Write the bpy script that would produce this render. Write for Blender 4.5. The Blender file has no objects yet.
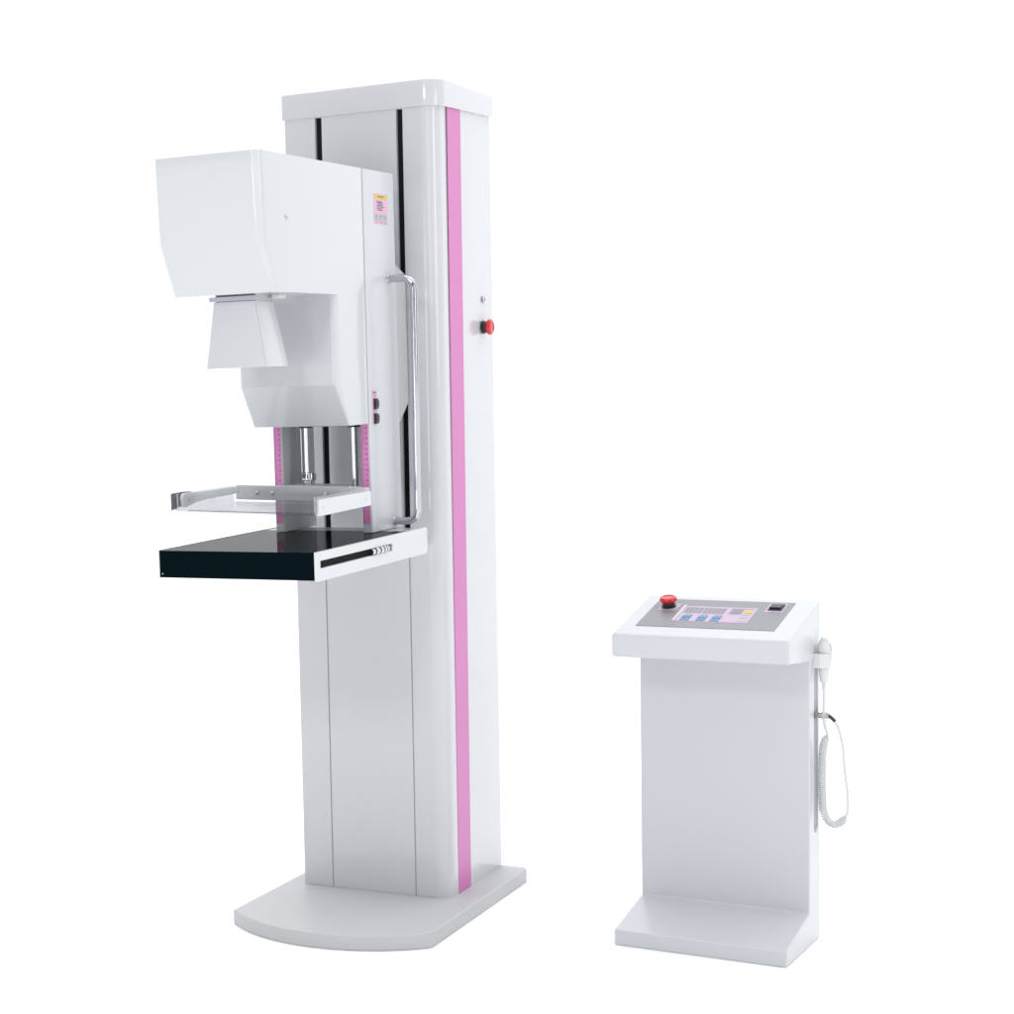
import bpy, bmesh, math
from mathutils import Vector, Matrix
sc = bpy.context.scene
# ------------------------------------------------------------------ camera
cd = bpy.data.cameras.new('camera'); cam = bpy.data.objects.new('camera', cd); sc.collection.objects.link(cam); sc.camera = cam
pitch, roll, F, PX, PY, H = 0.09395, -0.02879, 1871.06, -276.28, 72.13, 1.2581
cp, sp, cr, sr = math.cos(pitch), math.sin(pitch), math.cos(roll), math.sin(roll)
r = Vector((1, 0, 0)); u = Vector((0, sp, cp)); f = Vector((0, cp, -sp))
rr = cr * r + sr * u; uu = -sr * r + cr * u
m = Matrix((rr, uu, -f)).transposed().to_4x4(); m.translation = (0, 0, H)
cam.matrix_world = m
cd.sensor_width = 36; cd.lens = 36 * F / 1014; cd.shift_x = -PX / 1014; cd.shift_y = PY / 1014
cd.clip_start = 0.05; cd.clip_end = 2000
# ------------------------------------------------------------------ world: white studio dome, dimmer behind the camera
wd = bpy.data.worlds.new('World'); sc.world = wd; wd.use_nodes = True
nt = wd.node_tree; nt.nodes.clear(); N = nt.nodes.new; L = nt.links.new
tc = N('ShaderNodeTexCoord'); sx = N('ShaderNodeSeparateXYZ'); L(tc.outputs['Generated'], sx.inputs[0])
def ramp(sock, a, b, lo, hi):
    n = N('ShaderNodeMapRange'); n.interpolation_type = 'SMOOTHSTEP'
    for k, v in zip((1, 2, 3, 4), (a, b, lo, hi)): n.inputs[k].default_value = v
    L(sock, n.inputs[0]); return n.outputs[0]
def add(a, b):
    n = N('ShaderNodeMath'); n.operation = 'ADD'; L(a, n.inputs[0]); L(b, n.inputs[1]); return n.outputs[0]
tot = add(add(ramp(sx.outputs[1], -0.1, 0.6, 0.16, 1.08), ramp(sx.outputs[0], 0.15, 0.9, 0.0, 0.42)), ramp(sx.outputs[2], 0.3, 0.95, 0.0, 1.62))
bg = N('ShaderNodeBackground'); bg.inputs[0].default_value = (0.965, 0.985, 1.0, 1); L(tot, bg.inputs[1])
out = N('ShaderNodeOutputWorld'); L(bg.outputs[0], out.inputs[0])
# ------------------------------------------------------------------ studio lamps
def softbox(name, loc, aim, sxz, power, col=(1, 1, 1)):
    l = bpy.data.lights.new(name, 'AREA'); l.shape = 'RECTANGLE'; l.size, l.size_y = sxz; l.energy = power; l.color = col
    o = bpy.data.objects.new(name, l); sc.collection.objects.link(o); o.location = loc
    o.rotation_euler = (Vector(aim) - Vector(loc)).to_track_quat('-Z', 'Y').to_euler(); return o
softbox('softbox_key', (4.8, 0.4, 2.6), (0.5, 4.4, 0.9), (0.9, 2.6), 36)
softbox('softbox_front', (1.0, -0.6, 2.2), (0.3, 4.4, 0.9), (0.5, 1.8), 9)
softbox('softbox_left', (-1.6, 0.9, 1.25), (0.1, 4.3, 1.0), (0.30, 1.5), 11)
softbox('softbox_high', (-1.8, -0.9, 3.9), (0.2, 4.3, 0.9), (0.8, 0.8), 60)
sc.view_settings.view_transform = 'Standard'; sc.view_settings.look = 'None'
sc.view_settings.exposure = 0; sc.view_settings.gamma = 1; sc.view_settings.use_curve_mapping = False
sc.cycles.use_denoising = True; sc.cycles.max_bounces = 12; sc.cycles.transparent_max_bounces = 12
sc.cycles.caustics_reflective = False; sc.cycles.caustics_refractive = False

# ------------------------------------------------------------------ materials
MATS = {}
def mat(name, col, rough=0.4, metal=0.0, spec=0.5, coat=0.0, bump=0.0, bscale=300, var=0.02):
    if name in MATS: return MATS[name]
    m = bpy.data.materials.new(name); m.use_nodes = True; t = m.node_tree; b = t.nodes['Principled BSDF']
    b.inputs['Base Color'].default_value = (*col, 1); b.inputs['Roughness'].default_value = rough
    b.inputs['Metallic'].default_value = metal; b.inputs['Specular IOR Level'].default_value = spec
    b.inputs['Coat Weight'].default_value = coat; b.inputs['Coat Roughness'].default_value = 0.08
    tcn = t.nodes.new('ShaderNodeTexCoord')
    nz = t.nodes.new('ShaderNodeTexNoise'); nz.inputs['Scale'].default_value = 5; nz.inputs['Detail'].default_value = 4
    t.links.new(tcn.outputs['Object'], nz.inputs['Vector'])
    mr = t.nodes.new('ShaderNodeMapRange'); mr.inputs[3].default_value = max(0, rough - var * 1.5); mr.inputs[4].default_value = rough + var * 1.5
    t.links.new(nz.outputs['Fac'], mr.inputs[0]); t.links.new(mr.outputs[0], b.inputs['Roughness'])
    if bump:
        n2 = t.nodes.new('ShaderNodeTexNoise'); n2.inputs['Scale'].default_value = bscale; n2.inputs['Detail'].default_value = 2
        t.links.new(tcn.outputs['Object'], n2.inputs['Vector'])
        bp = t.nodes.new('ShaderNodeBump'); bp.inputs['Strength'].default_value = bump; bp.inputs['Distance'].default_value = 0.001
        t.links.new(n2.outputs['Fac'], bp.inputs['Height']); t.links.new(bp.outputs[0], b.inputs['Normal'])
    MATS[name] = m; return m
PAINT = mat('white_gloss_paint', (0.550, 0.562, 0.590), 0.30, spec=0.35, coat=0.25, bump=0.05, bscale=220)
SHELL = mat('white_moulded_shell', (0.530, 0.543, 0.568), 0.20, spec=0.45, coat=0.7, bump=0.03, bscale=120)
COLP = mat('column_gloss_paint', (0.555, 0.558, 0.585), 0.20, spec=0.4, coat=0.5, bump=0.04, bscale=160)
BASEP = mat('base_satin_paint', (0.485, 0.483, 0.50), 0.40, spec=0.25, bump=0.10, bscale=260)
WHITE = mat('bright_white_paint', (0.62, 0.63, 0.645), 0.35, spec=0.4)
GREYP = mat('grey_painted_metal', (0.46, 0.46, 0.47), 0.4)
PLASTIC = mat('white_plastic', (0.62, 0.625, 0.63), 0.35)
PINK = mat('pink_stripe', (0.56, 0.17, 0.42), 0.35, spec=0.3)
RULE = mat('pink_scale_tape', (0.68, 0.26, 0.52), 0.45, spec=0.2)
CHROME = mat('chrome', (0.66, 0.66, 0.70), 0.06, metal=1.0)
HANDLE = mat('polished_handle_steel', (0.50, 0.50, 0.54), 0.10, metal=1.0)
STEEL = mat('brushed_steel', (0.55, 0.55, 0.55), 0.28, metal=1.0)
BLACK = mat('black_plastic', (0.012, 0.013, 0.015), 0.35)
DARK = mat('dark_slot_rubber', (0.010, 0.011, 0.012), 0.7, spec=0.1)
GREYSEAM = mat('grey_seam', (0.46, 0.46, 0.47), 0.5)
RED = mat('red_button_plastic', (0.56, 0.007, 0.010), 0.25, coat=0.2)
PANELG = mat('silver_grey_membrane', (0.235, 0.232, 0.255), 0.38, spec=0.4)
LILAC = mat('lilac_print', (0.50, 0.37, 0.51), 0.4)
LILACG = mat('grey_lilac_print', (0.27, 0.25, 0.30), 0.4)
BLUE = mat('blue_key', (0.035, 0.20, 0.38), 0.4)
YEL = mat('yellow_print', (0.66, 0.46, 0.02), 0.4)
PINKL = mat('pale_pink_print', (0.66, 0.38, 0.55), 0.45)
INK = mat('dark_ink', (0.06, 0.05, 0.08), 0.6)
GINK = mat('grey_ink', (0.20, 0.20, 0.22), 0.6)
LGREY = mat('light_grey_print', (0.42, 0.43, 0.44), 0.5)
MAUVE = mat('mauve_coated_plate', (0.42, 0.39, 0.48), 0.25)

def black_gloss():
    m = bpy.data.materials.new('black_gloss_panel'); m.use_nodes = True; t = m.node_tree; t.nodes.clear()
    o = t.nodes.new('ShaderNodeOutputMaterial'); mx = t.nodes.new('ShaderNodeMixShader')
    d = t.nodes.new('ShaderNodeBsdfDiffuse'); d.inputs[0].default_value = (0.0025, 0.0065, 0.0085, 1)
    g = t.nodes.new('ShaderNodeBsdfGlossy'); g.inputs[0].default_value = (1, 1, 1, 1); g.inputs['Roughness'].default_value = 0.03
    fr = t.nodes.new('ShaderNodeFresnel'); fr.inputs[0].default_value = 1.45
    mr = t.nodes.new('ShaderNodeMapRange'); mr.inputs[1].default_value = 0.045; mr.inputs[3].default_value = 0.0; mr.inputs[4].default_value = 0.42
    t.links.new(fr.outputs[0], mr.inputs[0]); t.links.new(mr.outputs[0], mx.inputs[0])
    t.links.new(d.outputs[0], mx.inputs[1]); t.links.new(g.outputs[0], mx.inputs[2]); t.links.new(mx.outputs[0], o.inputs[0]); return m
BGLOSS = black_gloss()
def clear():
    m = bpy.data.materials.new('clear_polycarbonate'); m.use_nodes = True; t = m.node_tree; t.nodes.clear()
    o = t.nodes.new('ShaderNodeOutputMaterial'); mx = t.nodes.new('ShaderNodeMixShader')
    tr = t.nodes.new('ShaderNodeBsdfTransparent'); tr.inputs[0].default_value = (0.965, 0.965, 0.972, 1)
    g = t.nodes.new('ShaderNodeBsdfGlossy'); g.inputs['Roughness'].default_value = 0.04; g.inputs[0].default_value = (.75, .75, .78, 1)
    fr = t.nodes.new('ShaderNodeFresnel'); fr.inputs[0].default_value = 1.5
    ml = t.nodes.new('ShaderNodeMath'); ml.operation = 'MULTIPLY'; ml.inputs[1].default_value = 0.5
    t.links.new(fr.outputs[0], ml.inputs[0]); t.links.new(ml.outputs[0], mx.inputs[0])
    t.links.new(tr.outputs[0], mx.inputs[1]); t.links.new(g.outputs[0], mx.inputs[2]); t.links.new(mx.outputs[0], o.inputs[0]); return m
CLEAR = clear()
def milky():
    m = bpy.data.materials.new('milky_acrylic'); m.use_nodes = True; t = m.node_tree; t.nodes.clear()
    o = t.nodes.new('ShaderNodeOutputMaterial'); mx = t.nodes.new('ShaderNodeMixShader'); m2 = t.nodes.new('ShaderNodeMixShader')
    d = t.nodes.new('ShaderNodeBsdfDiffuse'); d.inputs[0].default_value = (0.86, 0.87, 0.88, 1)
    tl = t.nodes.new('ShaderNodeBsdfTranslucent'); tl.inputs[0].default_value = (0.93, 0.94, 0.95, 1)
    g = t.nodes.new('ShaderNodeBsdfGlossy'); g.inputs['Roughness'].default_value = 0.12
    mx.inputs[0].default_value = 0.5; m2.inputs[0].default_value = 0.06
    t.links.new(d.outputs[0], mx.inputs[1]); t.links.new(tl.outputs[0], mx.inputs[2])
    t.links.new(mx.outputs[0], m2.inputs[1]); t.links.new(g.outputs[0], m2.inputs[2]); t.links.new(m2.outputs[0], o.inputs[0]); return m
MILKY = milky()
SMOKE = mat('smoky_plastic_edge', (0.22, 0.22, 0.24), 0.25)

# ------------------------------------------------------------------ geometry helpers
def box(bm, x0, x1, y0, y1, z0, z1):
    v = [bm.verts.new(p) for p in ((x0,y0,z0),(x1,y0,z0),(x1,y1,z0),(x0,y1,z0),(x0,y0,z1),(x1,y0,z1),(x1,y1,z1),(x0,y1,z1))]
    for q in ((0,3,2,1),(4,5,6,7),(0,1,5,4),(1,2,6,5),(2,3,7,6),(3,0,4,7)): bm.faces.new([v[i] for i in q])
def loft(bm, rings):
    vs = [[bm.verts.new(p) for p in ring] for ring in rings]; n = len(vs[0])
    for a, b in zip(vs, vs[1:]):
        for i in range(n): bm.faces.new((a[i], a[(i+1) % n], b[(i+1) % n], b[i]))
    bm.faces.new(vs[0][::-1]); bm.faces.new(vs[-1])
def rrect(x0, x1, y0, y1, rf, rb, n=8, rl=None):   # plan outline, counter-clockwise, front corners rf (left one rl), rear corners rb
    pts = []; rl = rf if rl is None else rl
    for cx_, cy_, r_, a0 in ((x0+rl, y0+rl, rl, 180), (x1-rf, y0+rf, rf, 270), (x1-rb, y1-rb, rb, 0), (x0+rb, y1-rb, rb, 90)):
        for i in range(n + 1):
            a = math.radians(a0 + 90 * i / n); pts.append((cx_ + r_*math.cos(a), cy_ + r_*math.sin(a)))
    return pts
def prism(bm, pts, lo, hi, axis='z'):
    def P(p, t): return {'z': (p[0], p[1], t), 'x': (t, p[0], p[1]), 'y': (p[0], t, p[1])}[axis]
    loft(bm, [[P(p, lo) for p in pts], [P(p, hi) for p in pts]])
def lathe(bm, prof, c, axis='z', n=32):
    A = {'z': (Vector((1,0,0)), Vector((0,1,0)), Vector((0,0,1))), 'x': (Vector((0,1,0)), Vector((0,0,1)), Vector((1,0,0))), 'y': (Vector((0,0,1)), Vector((1,0,0)), Vector((0,1,0)))}
    a, b, d = A[axis] if isinstance(axis, str) else axis
    c = Vector(c); loft(bm, [[c + d*t + (a*math.cos(2*math.pi*i/n) + b*math.sin(2*math.pi*i/n))*max(r_, 1e-5) for i in range(n)] for r_, t in prof])
def tube(bm, pts, rad, n=14):
    pts = [Vector(p) for p in pts]; rings = []
    T = [(pts[min(i+1, len(pts)-1)] - pts[max(i-1, 0)]).normalized() for i in range(len(pts))]
    nrm = T[0].orthogonal().normalized()
    for p, t in zip(pts, T):
        nrm = (nrm - t * nrm.dot(t)).normalized(); b = t.cross(nrm)
        rings.append([p + (nrm*math.cos(2*math.pi*k/n) + b*math.sin(2*math.pi*k/n))*rad for k in range(n)])
    loft(bm, rings)
def fillet(pts, rad, n=8):                          # polyline with rounded corners
    pts = [Vector(p) for p in pts]; o = [pts[0]]
    for a, b, c in zip(pts, pts[1:], pts[2:]):
        d1 = (a-b).normalized(); d2 = (c-b).normalized(); k = min(rad, (a-b).length*.49, (c-b).length*.49)
        p0, p2 = b + d1*k, b + d2*k
        for i in range(n+1):
            t = i/n; o.append(p0*(1-t)**2 + b*2*t*(1-t) + p2*t*t)
    o.append(pts[-1]); return o
def smooth_path(pts, k=10):                         # Catmull-Rom
    pts = [Vector(p) for p in pts]; q = [pts[0]*2 - pts[1]] + pts + [pts[-1]*2 - pts[-2]]; o = []
    for i in range(1, len(q)-2):
        for j in range(k):
            t = j/k; a, b, c, d = q[i-1:i+3]
            o.append(0.5*((2*b) + (c-a)*t + (2*a-5*b+4*c-d)*t*t + (3*b-a-3*c+d)*t**3))
    o.append(pts[-1]); return o
def obj(name, bm, material, parent=None, bevel=0.0, seg=3, M=None, smooth=True, label=None, cuts=()):
    bmesh.ops.recalc_face_normals(bm, faces=bm.faces)
    if M is not None: bmesh.ops.transform(bm, matrix=M, verts=bm.verts)
    me = bpy.data.meshes.new(name); bm.to_mesh(me); bm.free()
    o = bpy.data.objects.new(name, me); sc.collection.objects.link(o); me.materials.append(material)
    if cuts:
        tmp = []
        for op, cb in cuts:
            bmesh.ops.recalc_face_normals(cb, faces=cb.faces)
            if M is not None: bmesh.ops.transform(cb, matrix=M, verts=cb.verts)
            cm = bpy.data.meshes.new('c'); cb.to_mesh(cm); cb.free(); cm.materials.append(material)
            co = bpy.data.objects.new('c', cm); sc.collection.objects.link(co); tmp.append(co)
            md = o.modifiers.new('b', 'BOOLEAN'); md.operation = op; md.object = co; md.solver = 'EXACT'
        dg = bpy.context.evaluated_depsgraph_get(); dg.update()
        nm = bpy.data.meshes.new_from_object(o.evaluated_get(dg)); o.modifiers.clear(); o.data = nm; nm.name = name
        for co in tmp: bpy.data.objects.remove(co, do_unlink=True)
    if smooth:
        for p in o.data.polygons: p.use_smooth = True
        b2 = bmesh.new(); b2.from_mesh(o.data)
        for e in b2.edges:
            if len(e.link_faces) == 2 and e.calc_face_angle(0) > math.radians(24 if not bevel else 40): e.smooth = False
        b2.to_mesh(o.data); b2.free()
    if bevel:
        md = o.modifiers.new('edge_rounding', 'BEVEL'); md.width = bevel; md.segments = seg; md.limit_method = 'ANGLE'; md.angle_limit = math.radians(25); md.harden_normals = True; md.use_clamp_overlap = True
    if parent: o.parent = parent
    if label: o['label'] = label
    return o
def part(fn, name, material, parent, **k):
    bm = bmesh.new(); fn(bm); return obj(name, bm, material, parent, **k)
def cutter(fn, op='DIFFERENCE'):
    bm = bmesh.new(); fn(bm); return (op, bm)
def thing(name, label, cat, loc, rz, group=None):
    o = bpy.data.objects.new(name, None); sc.collection.objects.link(o); o.location = loc; o.rotation_euler = (0, 0, rz)
    o.empty_display_size = 0.1; o['label'] = label; o['category'] = cat
    if group: o['group'] = group
    return o
def text_mesh(s, size, M, extr=0.0002, bm=None):
    cu = bpy.data.curves.new('t', 'FONT'); cu.body = s; cu.size = size; cu.align_x = 'CENTER'; cu.align_y = 'CENTER'; cu.extrude = extr
    o = bpy.data.objects.new('t', cu); sc.collection.objects.link(o); dg = bpy.context.evaluated_depsgraph_get(); dg.update()
    me = bpy.data.meshes.new_from_object(o.evaluated_get(dg)); me.transform(M); bm.from_mesh(me)
    bpy.data.objects.remove(o, do_unlink=True); bpy.data.meshes.remove(me)

# ------------------------------------------------------------------ floor
bm = bmesh.new(); bmesh.ops.create_grid(bm, x_segments=1, y_segments=1, size=400)
FLOOR = mat('white_studio_floor', (0.95, 0.95, 0.95), 0.7, spec=0.1)
fl = obj('floor', bm, FLOOR, smooth=False); fl['kind'] = 'structure'

# ================================================================== MAMMOGRAPHY UNIT
W, D, TB = 0.3939, 0.3612, 0.0364; CX = W / 2
U = thing('mammography_machine', 'tall white mammography machine with pink stripe on its side and black breast table', 'x-ray machine', (0.1677, 4.6605, 0), -0.501)
# base
def fbase(bm):
    pts = []; x0, x1, yb = -0.0543, 0.4625, 0.3690; n = 40
    ax = (x0+x1)/2; sag = 0.098; c = (x1-x0)/2 - 0.006; R_ = (c*c+sag*sag)/(2*sag); yc = -0.2885 - sag + R_ ; a = math.asin(c/R_)
    for i in range(n+1):
        t = -a + 2*a*i/n; pts.append((ax + R_*math.sin(t), yc - R_*math.cos(t)))
    pts += [(x1-0.003, -0.2845), (x1, -0.276), (x1, yb-0.012), (x1-0.004, yb-0.004), (x1-0.012, yb), (x0+0.012, yb), (x0, yb-0.012), (x0, -0.284), (x0+0.003, -0.2870)]
    prism(bm, pts, 0.0, TB)
part(fbase, 'base_plate', BASEP, U, bevel=0.004, seg=3)
# column housing
def fcol(bm): 
    o = rrect(-0.002, W, 0, D, 0.040, 0.006, 12, 0.003); loft(bm, [[(x-0.003*(z-TB)/1.9, y, z) for x, y in o] for z in (TB, 1.9750)])
SL = ((0.0775, 0.0955), (0.2910, 0.3080))
cuts = [cutter(lambda b, s=s: box(b, s[0], s[1], -0.02, 0.045, 0.93, 1.9390)) for s in SL]
cuts += [cutter(lambda b, s=s: box(b, s-0.0018, s+0.0018, -0.02, 0.004, TB+0.0001, 0.9290)) for s in (0.0790, 0.3045)]
col = part(fcol, 'column_housing', COLP, U, cuts=cuts)
for s in SL: part(lambda b: box(b, s[0]+0.0003, s[1]-0.0003, 0.010, 0.0445, 0.9305, 1.9385), 'slot_seal', DARK, col)
for s in (0.0790, 0.3045): part(lambda b: box(b, s-0.0016, s+0.0016, 0.0022, 0.0039, TB+0.0004, 0.9285), 'panel_seam', GREYSEAM, col)
part(lambda b: box(b, 0.008, W-0.040, -0.0012, 0.0, TB+0.0002, TB+0.0018), 'joint_gasket', GREYSEAM, col)
# cap, lower edge rising a little towards the back
def fcap(bm):
    e = 0.006; R = []
    for ins, z in ((0.0, None), (0.0, 1.9990), (0.0008, 2.0015), (0.0026, 2.0030)):
        o = rrect(-e-0.006+ins, W+e-ins, -0.003+ins, D+e-ins, 0.046-ins*.5, 0.012-ins*.5, 12, 0.006-ins*.5)
        R.append([(x, y, (1.9410 + 0.014*max(0, (y-0.04))/D) if z is None else z - 0.008*(1-min(1, (x+.012)/.012))*0.3) for x, y in o])
    loft(bm, R)
part(fcap, 'top_cap', COLP, U)
# pink stripe on the side
def fstripe(bm):
    n = 10
    for a, b in zip(range(n), range(1, n+1)): pass
    pts = [(0.0565, TB+0.0003), (0.1375, TB+0.0003), (0.1505, 1.9462), (0.0665, 1.9420)]
    prism(bm, pts, W-0.0005, W+0.0008, 'x')
part(fstripe, 'pink_stripe', PINK, U)
# key switch and emergency stop on the side
def keysw(bm): lathe(bm, [(0.0085, 0), (0.0085, 0.002), (0.0075, 0.003), (0.0035, 0.003), (0.0035, 0.0018)], (W, 0.290, 1.4968), 'x', 28)
k = part(keysw, 'key_lock', STEEL, U)
part(lambda b: box(b, W+0.0016, W+0.0032, 0.2893, 0.2907, 1.4945, 1.4991), 'keyhole', BLACK, k)
def estop(c, axis, parent, s=1.0):
    def body(bm): lathe(bm, [(0.0165*s, 0), (0.0165*s, 0.004*s), (0.0145*s, 0.005*s), (0.0140*s, 0.0125*s), (0.010*s, 0.0135*s)], c, axis)
    def head(bm): lathe(bm, [(0.0095*s, 0.0120*s), (0.017*s, 0.0130*s), (0.0193*s, 0.0155*s), (0.0200*s, 0.0190*s), (0.0190*s, 0.0220*s), (0.0160*s, 0.0243*s), (0.0120*s, 0.0250*s), (0.0112*s, 0.0238*s), (0.0085*s, 0.0234*s), (0.004*s, 0.0240*s), (0.0, 0.0242*s)], c, axis)
    e = part(body, 'emergency_stop', BLACK, parent)
    part(head, 'mushroom_button', RED, e)
    A = axis if not isinstance(axis, str) else (Vector((0,1,0)), Vector((0,0,1)), Vector((1,0,0)))
    def arrows(bm):                                   # two curved arrow marks on the button's face
        for a0 in (20, 200):
            for i in range(8):
                t0, t1 = math.radians(a0+i*14), math.radians(a0+i*14+14)
                vs = [Vector(c) + A[2]*0.0251*s + (A[0]*math.cos(t) + A[1]*math.sin(t))*q*s for t, q in ((t0, .0126), (t1, .0126), (t1, .0137), (t0, .0137))]
                vs2 = [v - A[2]*0.0008 for v in vs]; loft(bm, [vs2, vs])
    part(arrows, 'arrow_mark', PINKL, e)
    return e
estop((W, 0.2835, 1.4280), 'x', U)

# ------------------------------------------------ the arm (leans forward a touch, as the photo shows)
TH = 0.018
ARM = Matrix.Translation((0, -0.25, 1.2)) @ Matrix.Rotation(TH, 4, 'X') @ Matrix.Translation((0, 0.25, -1.2))
XL, XR = CX - 0.1213, CX + 0.1213
# carriage: two pillars, a rear plate and a top
YB = -0.0735
def fcar(bm):
    for a, b in ((XL-0.0070, XL+0.0170), (XR-0.0235, XR+0.0008)):
        o = rrect(a, b, -0.2490, YB, 0.003, 0.007, 5); loft(bm, [[(x, y, z) for x, y in o] for z in (0.9515, 1.7750)])
def fback(b): box(b, XL+0.010, XR-0.020, -0.15, YB-0.006, 1.215, 1.7748)
part(fcar, 'carriage_frame', PAINT, U, M=ARM, cuts=[cutter(fback, 'UNION')], bevel=0.0012, seg=2)
def fsled(bm): prism(bm, [(YB-0.004, 1.190), (YB+0.012, 1.196), (-0.006, 1.243), (-0.006, 1.545), (YB+0.01, 1.568), (YB-0.004, 1.568)], 0.090, 0.3135, 'x')
part(fsled, 'sliding_bracket', GREYP, U, M=ARM, bevel=0.003)
# foot of the carriage behind the table
part(lambda b: box(b, 0.012, 0.3835, -0.196, -0.1050, 0.8930, 0.9500), 'table_mount', PAINT, U, M=ARM, bevel=0.003)
# tube head housing: C-shaped shell
def ring(y0, y1, rf, z): return [(x, y, z) for x, y in rrect(XL, XR, y0, y1, rf, 0.003, 8, 0.004)]
YS = -0.2530
def fhead(bm): loft(bm, [ring(-0.6940, YS, 0.007, 1.4912), ring(-0.7480, YS, 0.019, 1.5990), ring(-0.7545, YS, 0.019, 1.7750)])
def flow(b): loft(b, [ring(-0.3555, YS, 0.005, 1.2015), ring(-0.4130, YS, 0.013, 1.2938), ring(-0.4110, YS, 0.013, 1.52)])
part(fhead, 'tube_housing', SHELL, U, M=ARM, cuts=[cutter(flow, 'UNION')], bevel=0.0045, seg=4)
part(lambda b: box(b, XL+0.004, XR-0.004, YS-0.002, -0.2485, 1.21, 1.7710), 'housing_joint', GREYSEAM, U, M=ARM)
sw = part(lambda b: lathe(b, [(0.0062, -0.001), (0.0062, 0.0008), (0.0052, 0.0014), (0.0, 0.0014)], (XR, -0.6376, 1.6455), 'x', 20), 'screw', STEEL, U, M=ARM)
part(lambda b: box(b, XR+0.0012, XR+0.0018, -0.6410, -0.6342, 1.6448, 1.6462), 'screw_slot', BLACK, sw, M=ARM)
# collimator cone and its slide plate
def fcone(bm):
    def rg(h, y0, y1, z): return [(x, y, z) for x, y in rrect(CX-h, CX+h, y0, y1, 0.002, 0.002, 3)]
    loft(bm, [rg(0.0720, -0.6540, -0.5500, 1.3385), rg(0.0492, -0.6545, -0.5680, 1.4780)])
part(fcone, 'collimator_cone', SHELL, U, M=ARM, bevel=0.001, seg=2)
part(lambda b: box(b, CX-0.056, CX+0.050, -0.6620, -0.6480, 1.4790, 1.4885), 'filter_plate', MAUVE, U, M=ARM, bevel=0.001)
part(lambda b: box(b, CX-0.048, CX+0.048, -0.6475, -0.570, 1.4780, 1.4925), 'cone_mount', GREYP, U, M=ARM)
part(lambda b: box(b, CX+0.0560, CX+0.0760, -0.590, -0.560, 1.4825, 1.4912), 'slide_tab', PLASTIC, U, M=ARM, bevel=0.002)
# pink scales with ticks and figures
for xa in (XL-0.0045, XR-0.0225):
    xb = xa + 0.0185
    sc_ = part(lambda b: box(b, xa, xb, -0.2500, -0.2488, 0.9720, 1.2000), 'ruler', RULE, U, M=ARM)
    bm = bmesh.new(); i = 0; z = 0.976
    while z < 1.199:
        ln = 0.0070 if i % 10 == 0 else (0.0055 if i % 5 == 0 else 0.0035)
        a = xa + 0.001
        box(bm, a, a+ln, -0.25035, -0.2499, z-0.00022, z+0.00022)
        if i % 5 == 0 and i:
            text_mesh(str(i//5), 0.0060, Matrix.Translation((xb-0.0052, -0.2503, z)) @ Matrix.Rotation(math.radians(90), 4, 'X'), bm=bm)
        z += 0.0024; i += 1
    obj('scale_marks', bm, INK, sc_, M=ARM, smooth=False)
# chrome guide rods with collars
for x in (CX-0.0620, CX+0.0620):
    rod = part(lambda b: lathe(b, [(0.0075, 1.050), (0.0075, 1.215)], (x, -0.207, 0), 'z'), 'guide_rod', CHROME, U, M=ARM)
    part(lambda b: lathe(b, [(0.014, 1.193), (0.0145, 1.196), (0.0145, 1.203)], (x, -0.207, 0), 'z'), 'rod_bushing', BLACK, rod, M=ARM)
part(lambda b: lathe(b, [(0.0045, 1.050), (0.0045, 1.215)], (CX-0.083, -0.190, 0), 'z'), 'guide_rod', STEEL, U, M=ARM)
part(lambda b: box(b, XR-0.050, XR-0.026, -0.150, -0.140, 1.03, 1.21), 'inner_rail', GREYP, U, M=ARM)
# warning label (on the pillar's side face)
XR += 0.0008
lab = part(lambda b: box(b, XR-0.0003, XR+0.0006, -0.1935, -0.1170, 1.6550, 1.7240), 'warning_label', PINKL, U, M=ARM)
part(lambda b: box(b, XR+0.0006, XR+0.0009, -0.1895, -0.1210, 1.7120, 1.7215), 'yellow_band', YEL, lab, M=ARM)
part(lambda b: box(b, XR+0.0006, XR+0.0009, -0.1905, -0.1205, 1.6625, 1.6780), 'symbol_band', LGREY, lab, M=ARM)
def fprint(bm):
    q = [(-0.172, -0.140, 1.7175, .0016), (-0.178, -0.150, 1.7055, .0016), (-0.172, -0.143, 1.7020, .001), (-0.178, -0.146, 1.6980, .001), (-0.175, -0.137, 1.6945, .001), (-0.178, -0.148, 1.6905, .001), (-0.172, -0.146, 1.6868, .001)]
    for a, b, z, h in q:
        y = a
        while y < b: box(bm, XR+0.0008, XR+0.0012, y, y+0.0032, z-h, z+h); y += 0.0044
    for y in (-0.180, -0.157, -0.134):
        tube(bm, [(XR+0.001, y+0.005*math.cos(t), 1.6702+0.005*math.sin(t)) for t in [j*math.pi/5 for j in range(8)]], 0.0005, 5)
    for y in (-0.184, -0.160, -0.137): box(bm, XR+0.0005, XR+0.0010, y, y+0.012, 1.6585, 1.6600)
part(fprint, 'printed_lines', GINK, lab, M=ARM, smooth=False)
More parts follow.
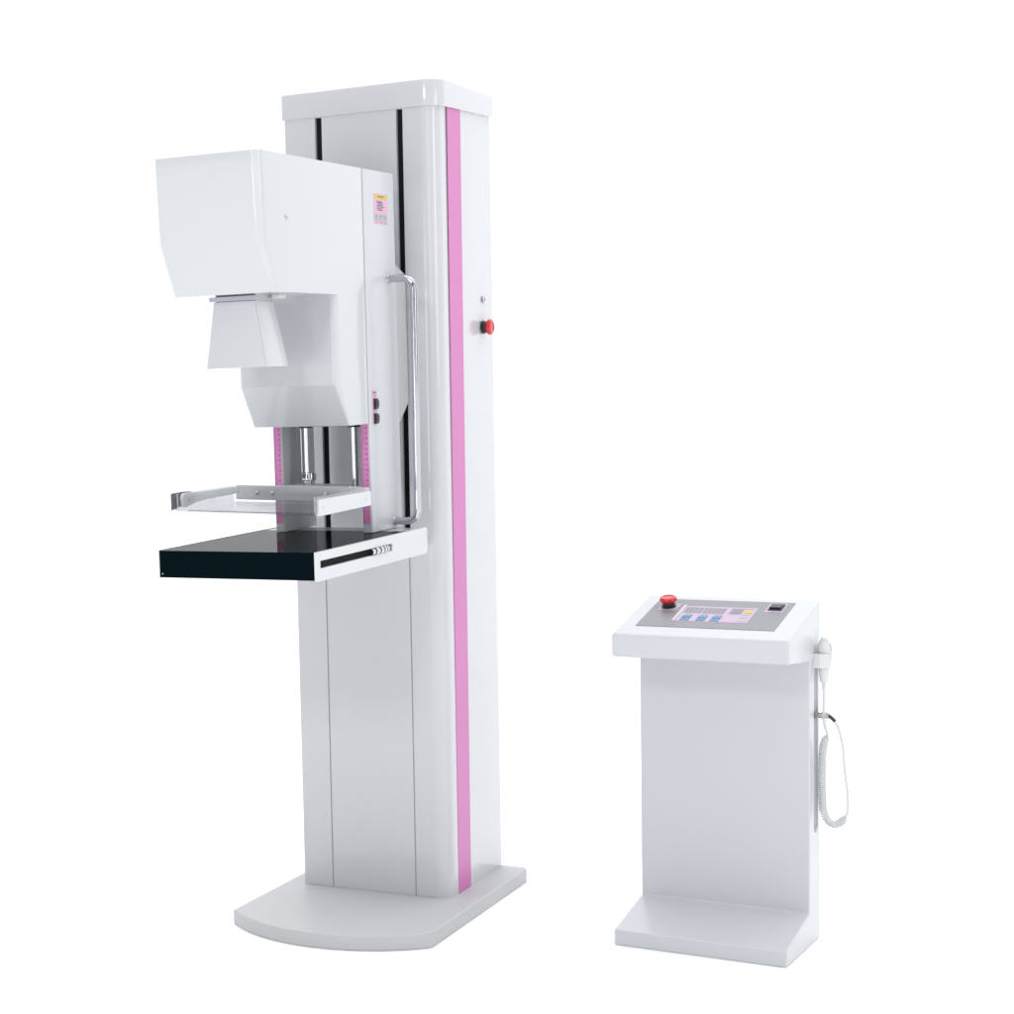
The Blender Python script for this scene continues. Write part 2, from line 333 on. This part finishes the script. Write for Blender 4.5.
# two rocker switches
swp = part(lambda b: box(b, XR-0.0003, XR+0.0010, -0.2330, -0.2075, 1.1985, 1.2770), 'switch_plate', PINKL, U, M=ARM)
for z, h_ in ((1.2690, .0045), (1.2635, .0015), (1.2300, .0015), (1.2015, .0015)): part(lambda b: box(b, XR+0.0009, XR+0.0012, -0.2300, -0.2120, z, z+h_), 'printed_line', GINK, swp, M=ARM)
for z in (1.2455, 1.2120):
    def fsw(bm):
        pts = [(XR, z-0.0125), (XR, z+0.0125)] + [(XR + 0.001 + 0.0075*max(0, math.cos(t))**0.6, z + 0.0125*math.sin(t)) for t in [math.pi/2*(1-j/8*1.0) for j in range(1, 9)]] + [(XR + 0.001 + 0.0075*max(0, math.cos(t))**0.6, z - 0.0125*math.sin(t)) for t in [math.pi/2*(j/8) for j in range(1, 8)]]
        prism(bm, pts, -0.2270, -0.2110, 'y')
    part(fsw, 'rocker_switch', BLACK, U, M=ARM, bevel=0.0008)
# chrome grab handle
XR -= 0.0008
XH = 0.3815
def fhandle(bm): tube(bm, fillet([(XR-0.001, -0.1215, 1.5320), (XH, -0.1215, 1.5320), (XH-0.003, -0.1240, 0.9680), (XR-0.001, -0.1240, 0.9680)], 0.045, 12), 0.0088, 24)
h = part(fhandle, 'grab_handle', HANDLE, U, M=ARM)
for y, z in ((-0.1215, 1.5320), (-0.1240, 0.9680)): part(lambda b: lathe(b, [(0.0105, 0), (0.0105, 0.002), (0.009, 0.004)], (XR, y, z), 'x'), 'handle_ferrule', STEEL, h, M=ARM)
# ------------------------------------------------ breast table
tb = part(lambda b: box(b, 0.0080, 0.3835, -0.6890, -0.1980, 0.8915, 0.9505), 'breast_table', BGLOSS, U, M=ARM, bevel=0.0012, seg=2)
def plate_pts(): 
    y0, y1, z0, z1, r_ = -0.6925, -0.1015, 0.8900, 0.9515, 0.012
    p = [(y0, z0), (y1-r_, z0)]
    for a in range(-90, 1, 15): p.append((y1-r_+r_*math.cos(math.radians(a)), z0+r_+r_*math.sin(math.radians(a))))
    for a in range(0, 91, 15): p.append((y1-r_*.6+r_*.6*math.cos(math.radians(a)), z1-r_*.6+r_*.6*math.sin(math.radians(a))))
    return p + [(y0, z1)]
part(lambda b: prism(b, plate_pts(), 0.3838, 0.3920, 'x'), 'side_plate', WHITE, tb, M=ARM, bevel=0.001, seg=2,
     cuts=[cutter(lambda b: prism(b, [(-0.679, 0.9165), (-0.306, 0.9165), (-0.306, 0.9325), (-0.679, 0.9325)], 0.37, 0.40, 'x'))])
part(lambda b: prism(b, [(y+(0.004 if y < -0.6 else 0), z) for y, z in plate_pts()], 0.0045, 0.0077, 'x'), 'side_plate', WHITE, tb, M=ARM, bevel=0.001, seg=2)
part(lambda b: box(b, 0.3836, 0.3850, -0.676, -0.309, 0.9180, 0.9310), 'slot_track', DARK, tb, M=ARM)
def fknob(bm):
    P = []; y = 0.0; k_ = 1.45
    for rad, ln in ((0.0085, .010), (0.0060, .003), (0.0100, .012), (0.0065, .004), (0.0105, .010), (0.0065, .004), (0.0100, .008), (0.006, .003), (0.0095, .006)):
        P += [(rad*.9, y), (rad*.9, y+ln*k_-0.0003)]; y += ln*k_
    lathe(bm, P, (0.3890, -0.420, 0.9245), 'y', 24)
part(fknob, 'clamp_knob', HANDLE, tb, M=ARM)
part(lambda b: lathe(b, [(0.0015, -0.0006), (0.0015, 0.0006), (0, 0.0006)], (0.0155, -0.6896, 0.9000), 'y', 12), 'screw', STEEL, tb, M=ARM)
# ------------------------------------------------ compression paddle
pz0, pz1 = 1.0235, 1.0625
SH = Matrix.Identity(4); SH[2][0] = -0.0230; SH[2][3] = 0.0230*(CX+0.17)
PADM = ARM @ SH
pad = part(lambda b: box(b, CX-0.172, CX+0.163, -0.3620, -0.3520, 1.0290, 1.0625), 'compression_paddle', MILKY, U, M=PADM, bevel=0.0015)
def open_tray(bm):
    t = 0.0024
    rg = lambda e, z, rr_=0.020: [(x, y, z) for x, y in rrect(CX-0.1745+e, CX+0.1700-e, -0.6540+e, -0.3630-e, max(rr_-e, .002), 0.004, 10)]
    R = [rg(0.004, pz0), rg(0.001, pz0+0.0015), rg(0, pz0+0.005), rg(0, pz1), rg(t, pz1), rg(t, pz0+0.006), rg(t+0.003, pz0+t+0.0006)]
    loft(bm, R)
part(open_tray, 'clear_tray', CLEAR, pad, M=PADM)
part(lambda b: prism(b, [(-0.634, 1.0215), (-0.370, 1.0240), (-0.370, 1.0555), (-0.376, 1.0570), (-0.628, 1.0570), (-0.634, 1.0530)], CX+0.1640, CX+0.1755, 'x'), 'side_bar', WHITE, pad, M=PADM, bevel=0.002)
part(lambda b: prism(b, [(-0.614, 1.0310), (-0.600, 1.0320), (-0.560, 1.0390), (-0.500, 1.0420), (-0.366, 1.0440), (-0.366, 1.0600), (-0.614, 1.0620), (-0.622, 1.0580), (-0.624, 1.0500), (-0.620, 1.0350)], CX-0.1700, CX-0.1620, 'x'), 'side_bar', MILKY, pad, M=PADM, bevel=0.002)
part(lambda b: prism(b, [(-0.652, pz0+0.003), (-0.560, pz0+0.016), (-0.560, pz1+0.000), (-0.600, pz1+0.002), (-0.652, pz1+0.001)], CX-0.1760, CX-0.1748, 'x'), 'tray_lip', SMOKE, pad, M=PADM)
def fwedge(bm):
    prism(bm, [(CX-0.125, -0.352), (CX+0.135, -0.352), (CX+0.098, -0.262), (CX+0.062, -0.185), (CX-0.062, -0.185), (CX-0.098, -0.262)], 1.0440, 1.0560)
part(fwedge, 'paddle_carrier', WHITE, pad, M=PADM, bevel=0.002)
part(lambda b: lathe(b, [(0.0130, 1.0560), (0.0130, 1.0640), (0.0185, 1.0650), (0.0195, 1.0670), (0.0195, 1.0800), (0.0185, 1.0825), (0.008, 1.0835)], (CX-0.060, -0.2070, 0), 'z', 36), 'release_knob', CHROME, pad, M=PADM)
def scr(c, axis, prof): part(lambda b: lathe(b, prof, c, axis, 16), 'screw', STEEL, pad, M=PADM)
for x, z in ((CX-0.075, 1.0460), (CX+0.060, 1.0460), (CX-0.115, 1.0460)): scr((x, -0.3625, z), (Vector((1,0,0)), Vector((0,0,1)), Vector((0,-1,0))), [(0.0055, 0), (0.0050, 0.004), (0.003, 0.0052), (0.003, 0.008)])
for y, z in ((-0.618, 1.0400), (-0.400, 1.0400)): scr((CX+0.1755, y, z), 'x', [(0.0024, 0), (0.0022, 0.0010), (0, 0.0012)])
scr((CX-0.1620, -0.597, 1.0480), 'x', [(0.0035, 0), (0.0032, 0.0012), (0, 0.0014)])
for x in (CX-0.088, CX+0.090): scr((x, -0.300, 0), 'z', [(0.004, 1.056), (0.004, 1.060), (0, 1.0604)])

# ================================================================== CONTROL CONSOLE
KX, KY, KA = 0.9493, 4.3292, -0.5666; WC = 0.3927
K = thing('control_console', 'low white control stand with sloped grey key panel and red stop button', 'console', (KX, KY, 0), KA)
def fbody(bm): prism(bm, [(0.0, 0.0), (0.0835, 0.0), (0.0835, 0.66), (0.0, 0.66)], 0.0, WC, 'x')
def slot_pts(y0, y1, z0, z1):
    r_ = (y1-y0)/2; c = (y0+y1)/2
    return [(c + r_*math.cos(math.radians(a)), z0 + r_ + r_*math.sin(math.radians(a))) for a in range(180, 361, 12)] + [(y1, z1), (y0, z1)]
def ffoot(b): prism(b, [(-0.1800, 0.0), (0.02, 0.0), (0.02, 0.0790), (0.0, 0.0755), (-0.1800, 0.0358)], 0.0, WC, 'x')
body = part(fbody, 'stand', PAINT, K, bevel=0.0035, seg=3, cuts=[cutter(ffoot, 'UNION'), cutter(lambda b: prism(b, slot_pts(0.0380, 0.0680, 0.2530, 0.6300), WC-0.007, WC+0.02, 'x'))])
S0, S1 = Vector((0, -0.1672, 0.7150)), Vector((0, 0.0835, 0.7785)); SD = (S1-S0).normalized(); SN = Vector((0, -SD.z, SD.y))
def fbox(bm): prism(bm, [(-0.1672, 0.6625), (0.0, 0.6480), (0.0835, 0.6440), (S1.y, S1.z), (S0.y, S0.z)], -0.0055, WC+0.0015, 'x')
cb = part(fbox, 'console_top', PAINT, K, bevel=0.006, seg=4)
SM = Matrix.Translation(S0) @ Matrix(((1,0,0,0), (0,SD.y,SN.y,0), (0,SD.z,SN.z,0), (0,0,0,1)))    # (along, up the slope, out of it)
def flat(name, m_, q, h0, h1, parent, bevel=0):
    for x0, x1, v0, v1 in q: o = part(lambda b: box(b, x0, x1, v0, v1, h0, h1), name, m_, parent, M=SM, bevel=bevel)
    return o
panel = flat('key_panel', PANELG, [(0.0320, 0.3470, 0.0545, 0.2300)], -0.001, 0.0012, K, 0.0005)
flat('lilac_field', LILAC, [(0.1100, 0.2750, 0.0930, 0.1860), (0.0480, 0.0925, 0.1560, 0.2000), (0.2930, 0.3330, 0.1660, 0.2200)], 0.0011, 0.0015, panel)
flat('display_window', LILACG, [(0.1140, 0.1550, 0.1430, 0.1790), (0.1580, 0.2070, 0.1430, 0.1790), (0.2180, 0.2470, 0.1430, 0.1810)], 0.0014, 0.0018, panel)
flat('edge_strip', WHITE, [(0.1030, 0.1080, 0.0930, 0.1920)], 0.0011, 0.0018, panel)
keys = []
flat('blue_key', BLUE, [(x+dx, x+dx+0.0095, v, v+0.0150) for x in (0.1205, 0.1570, 0.1890) for dx in (0, 0.0110) for v in (0.0965, 0.1140)], 0.0014, 0.0024, panel, 0.0004)
flat('grey_key', LGREY, [(0.2500, 0.2600, v, v+0.0100) for v in (0.100, 0.120, 0.138)] + [(0.2620, 0.2680, v, v+0.0100) for v in (0.100, 0.120, 0.138)], 0.0014, 0.0022, panel, 0.0004)
flat('yellow_key', YEL, [(0.2520, 0.2690, 0.1530, 0.1690)], 0.0014, 0.0024, panel, 0.0004)
def fmarks(bm):
    for x in (0.117, 0.128, 0.139, 0.150, 0.161, 0.172, 0.183, 0.194, 0.203):
        for v in (0.148, 0.156, 0.164, 0.172): box(bm, x-0.003, x+0.003, v-0.0010, v+0.0012, 0.0017, 0.0020)
    for v in (0.150, 0.157, 0.164, 0.171): box(bm, 0.221, 0.244, v-0.001, v+0.001, 0.0017, 0.0020)
    for x in (0.1205, 0.1570, 0.1890): box(bm, x+0.002, x+0.018, 0.1345, 0.1365, 0.0014, 0.0017)
    box(bm, 0.250, 0.272, 0.1745, 0.1770, 0.0014, 0.0017)
part(fmarks, 'printed_marks', GINK, panel, M=SM, smooth=False)
def fsmall(bm):
    for x in (0.1205, 0.1570, 0.1890):
        for dx in (0.00475, 0.01575):
            for v in (0.104, 0.1215): box(bm, x+dx-0.0022, x+dx+0.0022, v-0.0006, v+0.0006, 0.0023, 0.0026); 
            box(bm, x+dx-0.0005, x+dx+0.0005, 0.1193, 0.1237, 0.0023, 0.0026)
part(fsmall, 'key_symbols', WHITE, panel, M=SM, smooth=False)
SMr = SM.to_3x3()
estop(tuple(SM @ Vector((0.0690, 0.1790, 0.0012))), (SMr @ Vector((1,0,0)), SMr @ Vector((0,1,0)), SMr @ Vector((0,0,1))), K, 1.0)
rk = flat('power_switch', BLACK, [(0.2985, 0.3290, 0.1760, 0.2120)], 0.0012, 0.0042, K, 0.0008)
part(lambda b: prism(b, [(0.1800, 0.004), (0.2080, 0.004), (0.2080, 0.0050), (0.1940, 0.0048), (0.1800, 0.0085)], 0.3015, 0.3260, 'x'), 'rocker', BLACK, rk, M=SM, bevel=0.0006)
part(lambda b: [box(b, 0.3120, 0.3150, 0.1855, 0.1870, 0.0065, 0.0080), box(b, 0.3130, 0.3140, 0.2000, 0.2050, 0.0045, 0.0054)], 'rocker_mark', LGREY, rk, M=SM)
# holder bracket and cable socket on the side
hl = part(lambda b: prism(b, [(WC-0.001, 0.024), (WC+0.016, 0.024)] + [(WC+0.0185 + 0.0150*math.cos(math.radians(a)), 0.047 + 0.0190*math.sin(math.radians(a))) for a in range(-70, 71, 10)] + [(WC+0.016, 0.070), (WC-0.001, 0.070)], 0.6310, 0.6630), 'switch_holder', PLASTIC, K, bevel=0.0015)
def fsock(bm): lathe(bm, [(0.0085, -0.008), (0.0085, 0.004), (0.0062, 0.005), (0.0062, 0.012), (0.0085, 0.013), (0.0085, 0.022), (0.0065, 0.024), (0.0065, 0.029)], (WC, 0.0530, 0.5205), 'x', 24)
part(fsock, 'cable_socket', mat('nickel_connector', (0.42, 0.40, 0.36), 0.3, metal=1.0), K)

# ================================================================== HAND SWITCH with coiled cord
Hs = thing('exposure_hand_switch', 'white hand switch with coiled cord hanging beside the console', 'hand switch', (0, 0, 0), 0)
KM = Matrix.Translation((KX, KY, 0)) @ Matrix.Rotation(KA, 4, 'Z')
hx, hy = WC + 0.0190, 0.0480
org = KM @ Vector((hx, hy, 0.60)); Hs.location = org; Hs.rotation_euler = (0, 0, KA)
HM = Matrix.Translation((-hx, -hy, -0.60))
def fgrip(bm): lathe(bm, [(0.0050, 0.5960), (0.0085, 0.5970), (0.0098, 0.6050), (0.0118, 0.6200), (0.0128, 0.6300), (0.0135, 0.6640), (0.0150, 0.6670), (0.0152, 0.6780), (0.0130, 0.6840), (0.0105, 0.6880), (0.0100, 0.6905)], (hx, hy, 0), 'z')
part(fgrip, 'grip', PLASTIC, Hs, M=HM)
part(lambda b: lathe(b, [(0.0082, 0.6900), (0.0082, 0.6955), (0.0065, 0.6985), (0, 0.6995)], (hx, hy, 0), 'z'), 'push_button', PLASTIC, Hs, M=HM)
part(lambda b: tube(b, [(hx+0.0135, hy, 0.686), (hx+0.0165, hy-.002, 0.680), (hx+0.0175, hy-.002, 0.640)], 0.0012, 8), 'belt_clip', PLASTIC, Hs, M=HM)
cord = smooth_path([(hx, hy, 0.5965), (hx+0.0005, hy, 0.5600), (hx-0.0005, hy, 0.520), (hx+0.003, hy, 0.494), (hx+0.008, hy, 0.479)])
part(lambda b: tube(b, cord, 0.0034, 12), 'straight_cord', PLASTIC, Hs, M=HM)
part(lambda b: lathe(b, [(0.0036, 0.568), (0.0046, 0.5965)], (hx, hy, 0), 'z', 16), 'strain_relief', PLASTIC, Hs, M=HM)
cpath = smooth_path([(hx+0.008, hy, 0.479), (hx+0.001, hy, 0.462), (hx-0.003, hy, 0.435), (hx-0.0045, hy, 0.39), (hx-0.0040, hy, 0.34), (hx-0.001, hy, 0.304), (hx+0.008, hy, 0.283), (hx+0.022, hy, 0.275), (hx+0.037, hy, 0.281), (hx+0.048, hy, 0.297)], 60)
def fcoil(bm):
    L_ = [0]
    for a, b in zip(cpath, cpath[1:]): L_.append(L_[-1] + (b-a).length)
    pitch_ = 0.0044; steps = 12; n = int(L_[-1]/pitch_*steps); pts = []; j = 0
    for i in range(n):
        s = L_[-1]*i/(n-1)
        while j < len(L_)-2 and L_[j+1] < s: j += 1
        t = (s-L_[j])/max(L_[j+1]-L_[j], 1e-9); p = cpath[j].lerp(cpath[j+1], t); tg = (cpath[j+1]-cpath[j]).normalized()
        a = Vector((0, 1, 0)); b = tg.cross(a).normalized(); th = 2*math.pi*i/steps; rad = 0.0075*min(1, s/0.012, (L_[-1]-s)/0.012 + 0.15)
        pts.append(p + (a*math.cos(th) + b*math.sin(th))*rad)
    tube(bm, pts, 0.00205, 7)
part(fcoil, 'coiled_cord', PLASTIC, Hs, M=HM)
ret = smooth_path([(hx+0.048, hy, 0.297), (hx+0.0530, hy, 0.308), (hx+0.0525, hy, 0.345), (hx+0.0460, hy, 0.400), (hx+0.0420, hy, 0.450), (hx+0.0340, hy, 0.488), (hx+0.0240, hy+.003, 0.5085), (WC+0.033, 0.0525, 0.5165)])
part(lambda b: tube(b, ret, 0.0030, 12), 'straight_cord', PLASTIC, Hs, M=HM)
part(lambda b: tube(b, smooth_path([(WC+0.028, 0.0530, 0.5205), (WC+0.034, 0.0525, 0.5165), (WC+0.043, 0.0510, 0.5085)], 6), 0.0040, 12), 'plug_boot', BLACK, Hs, M=HM)
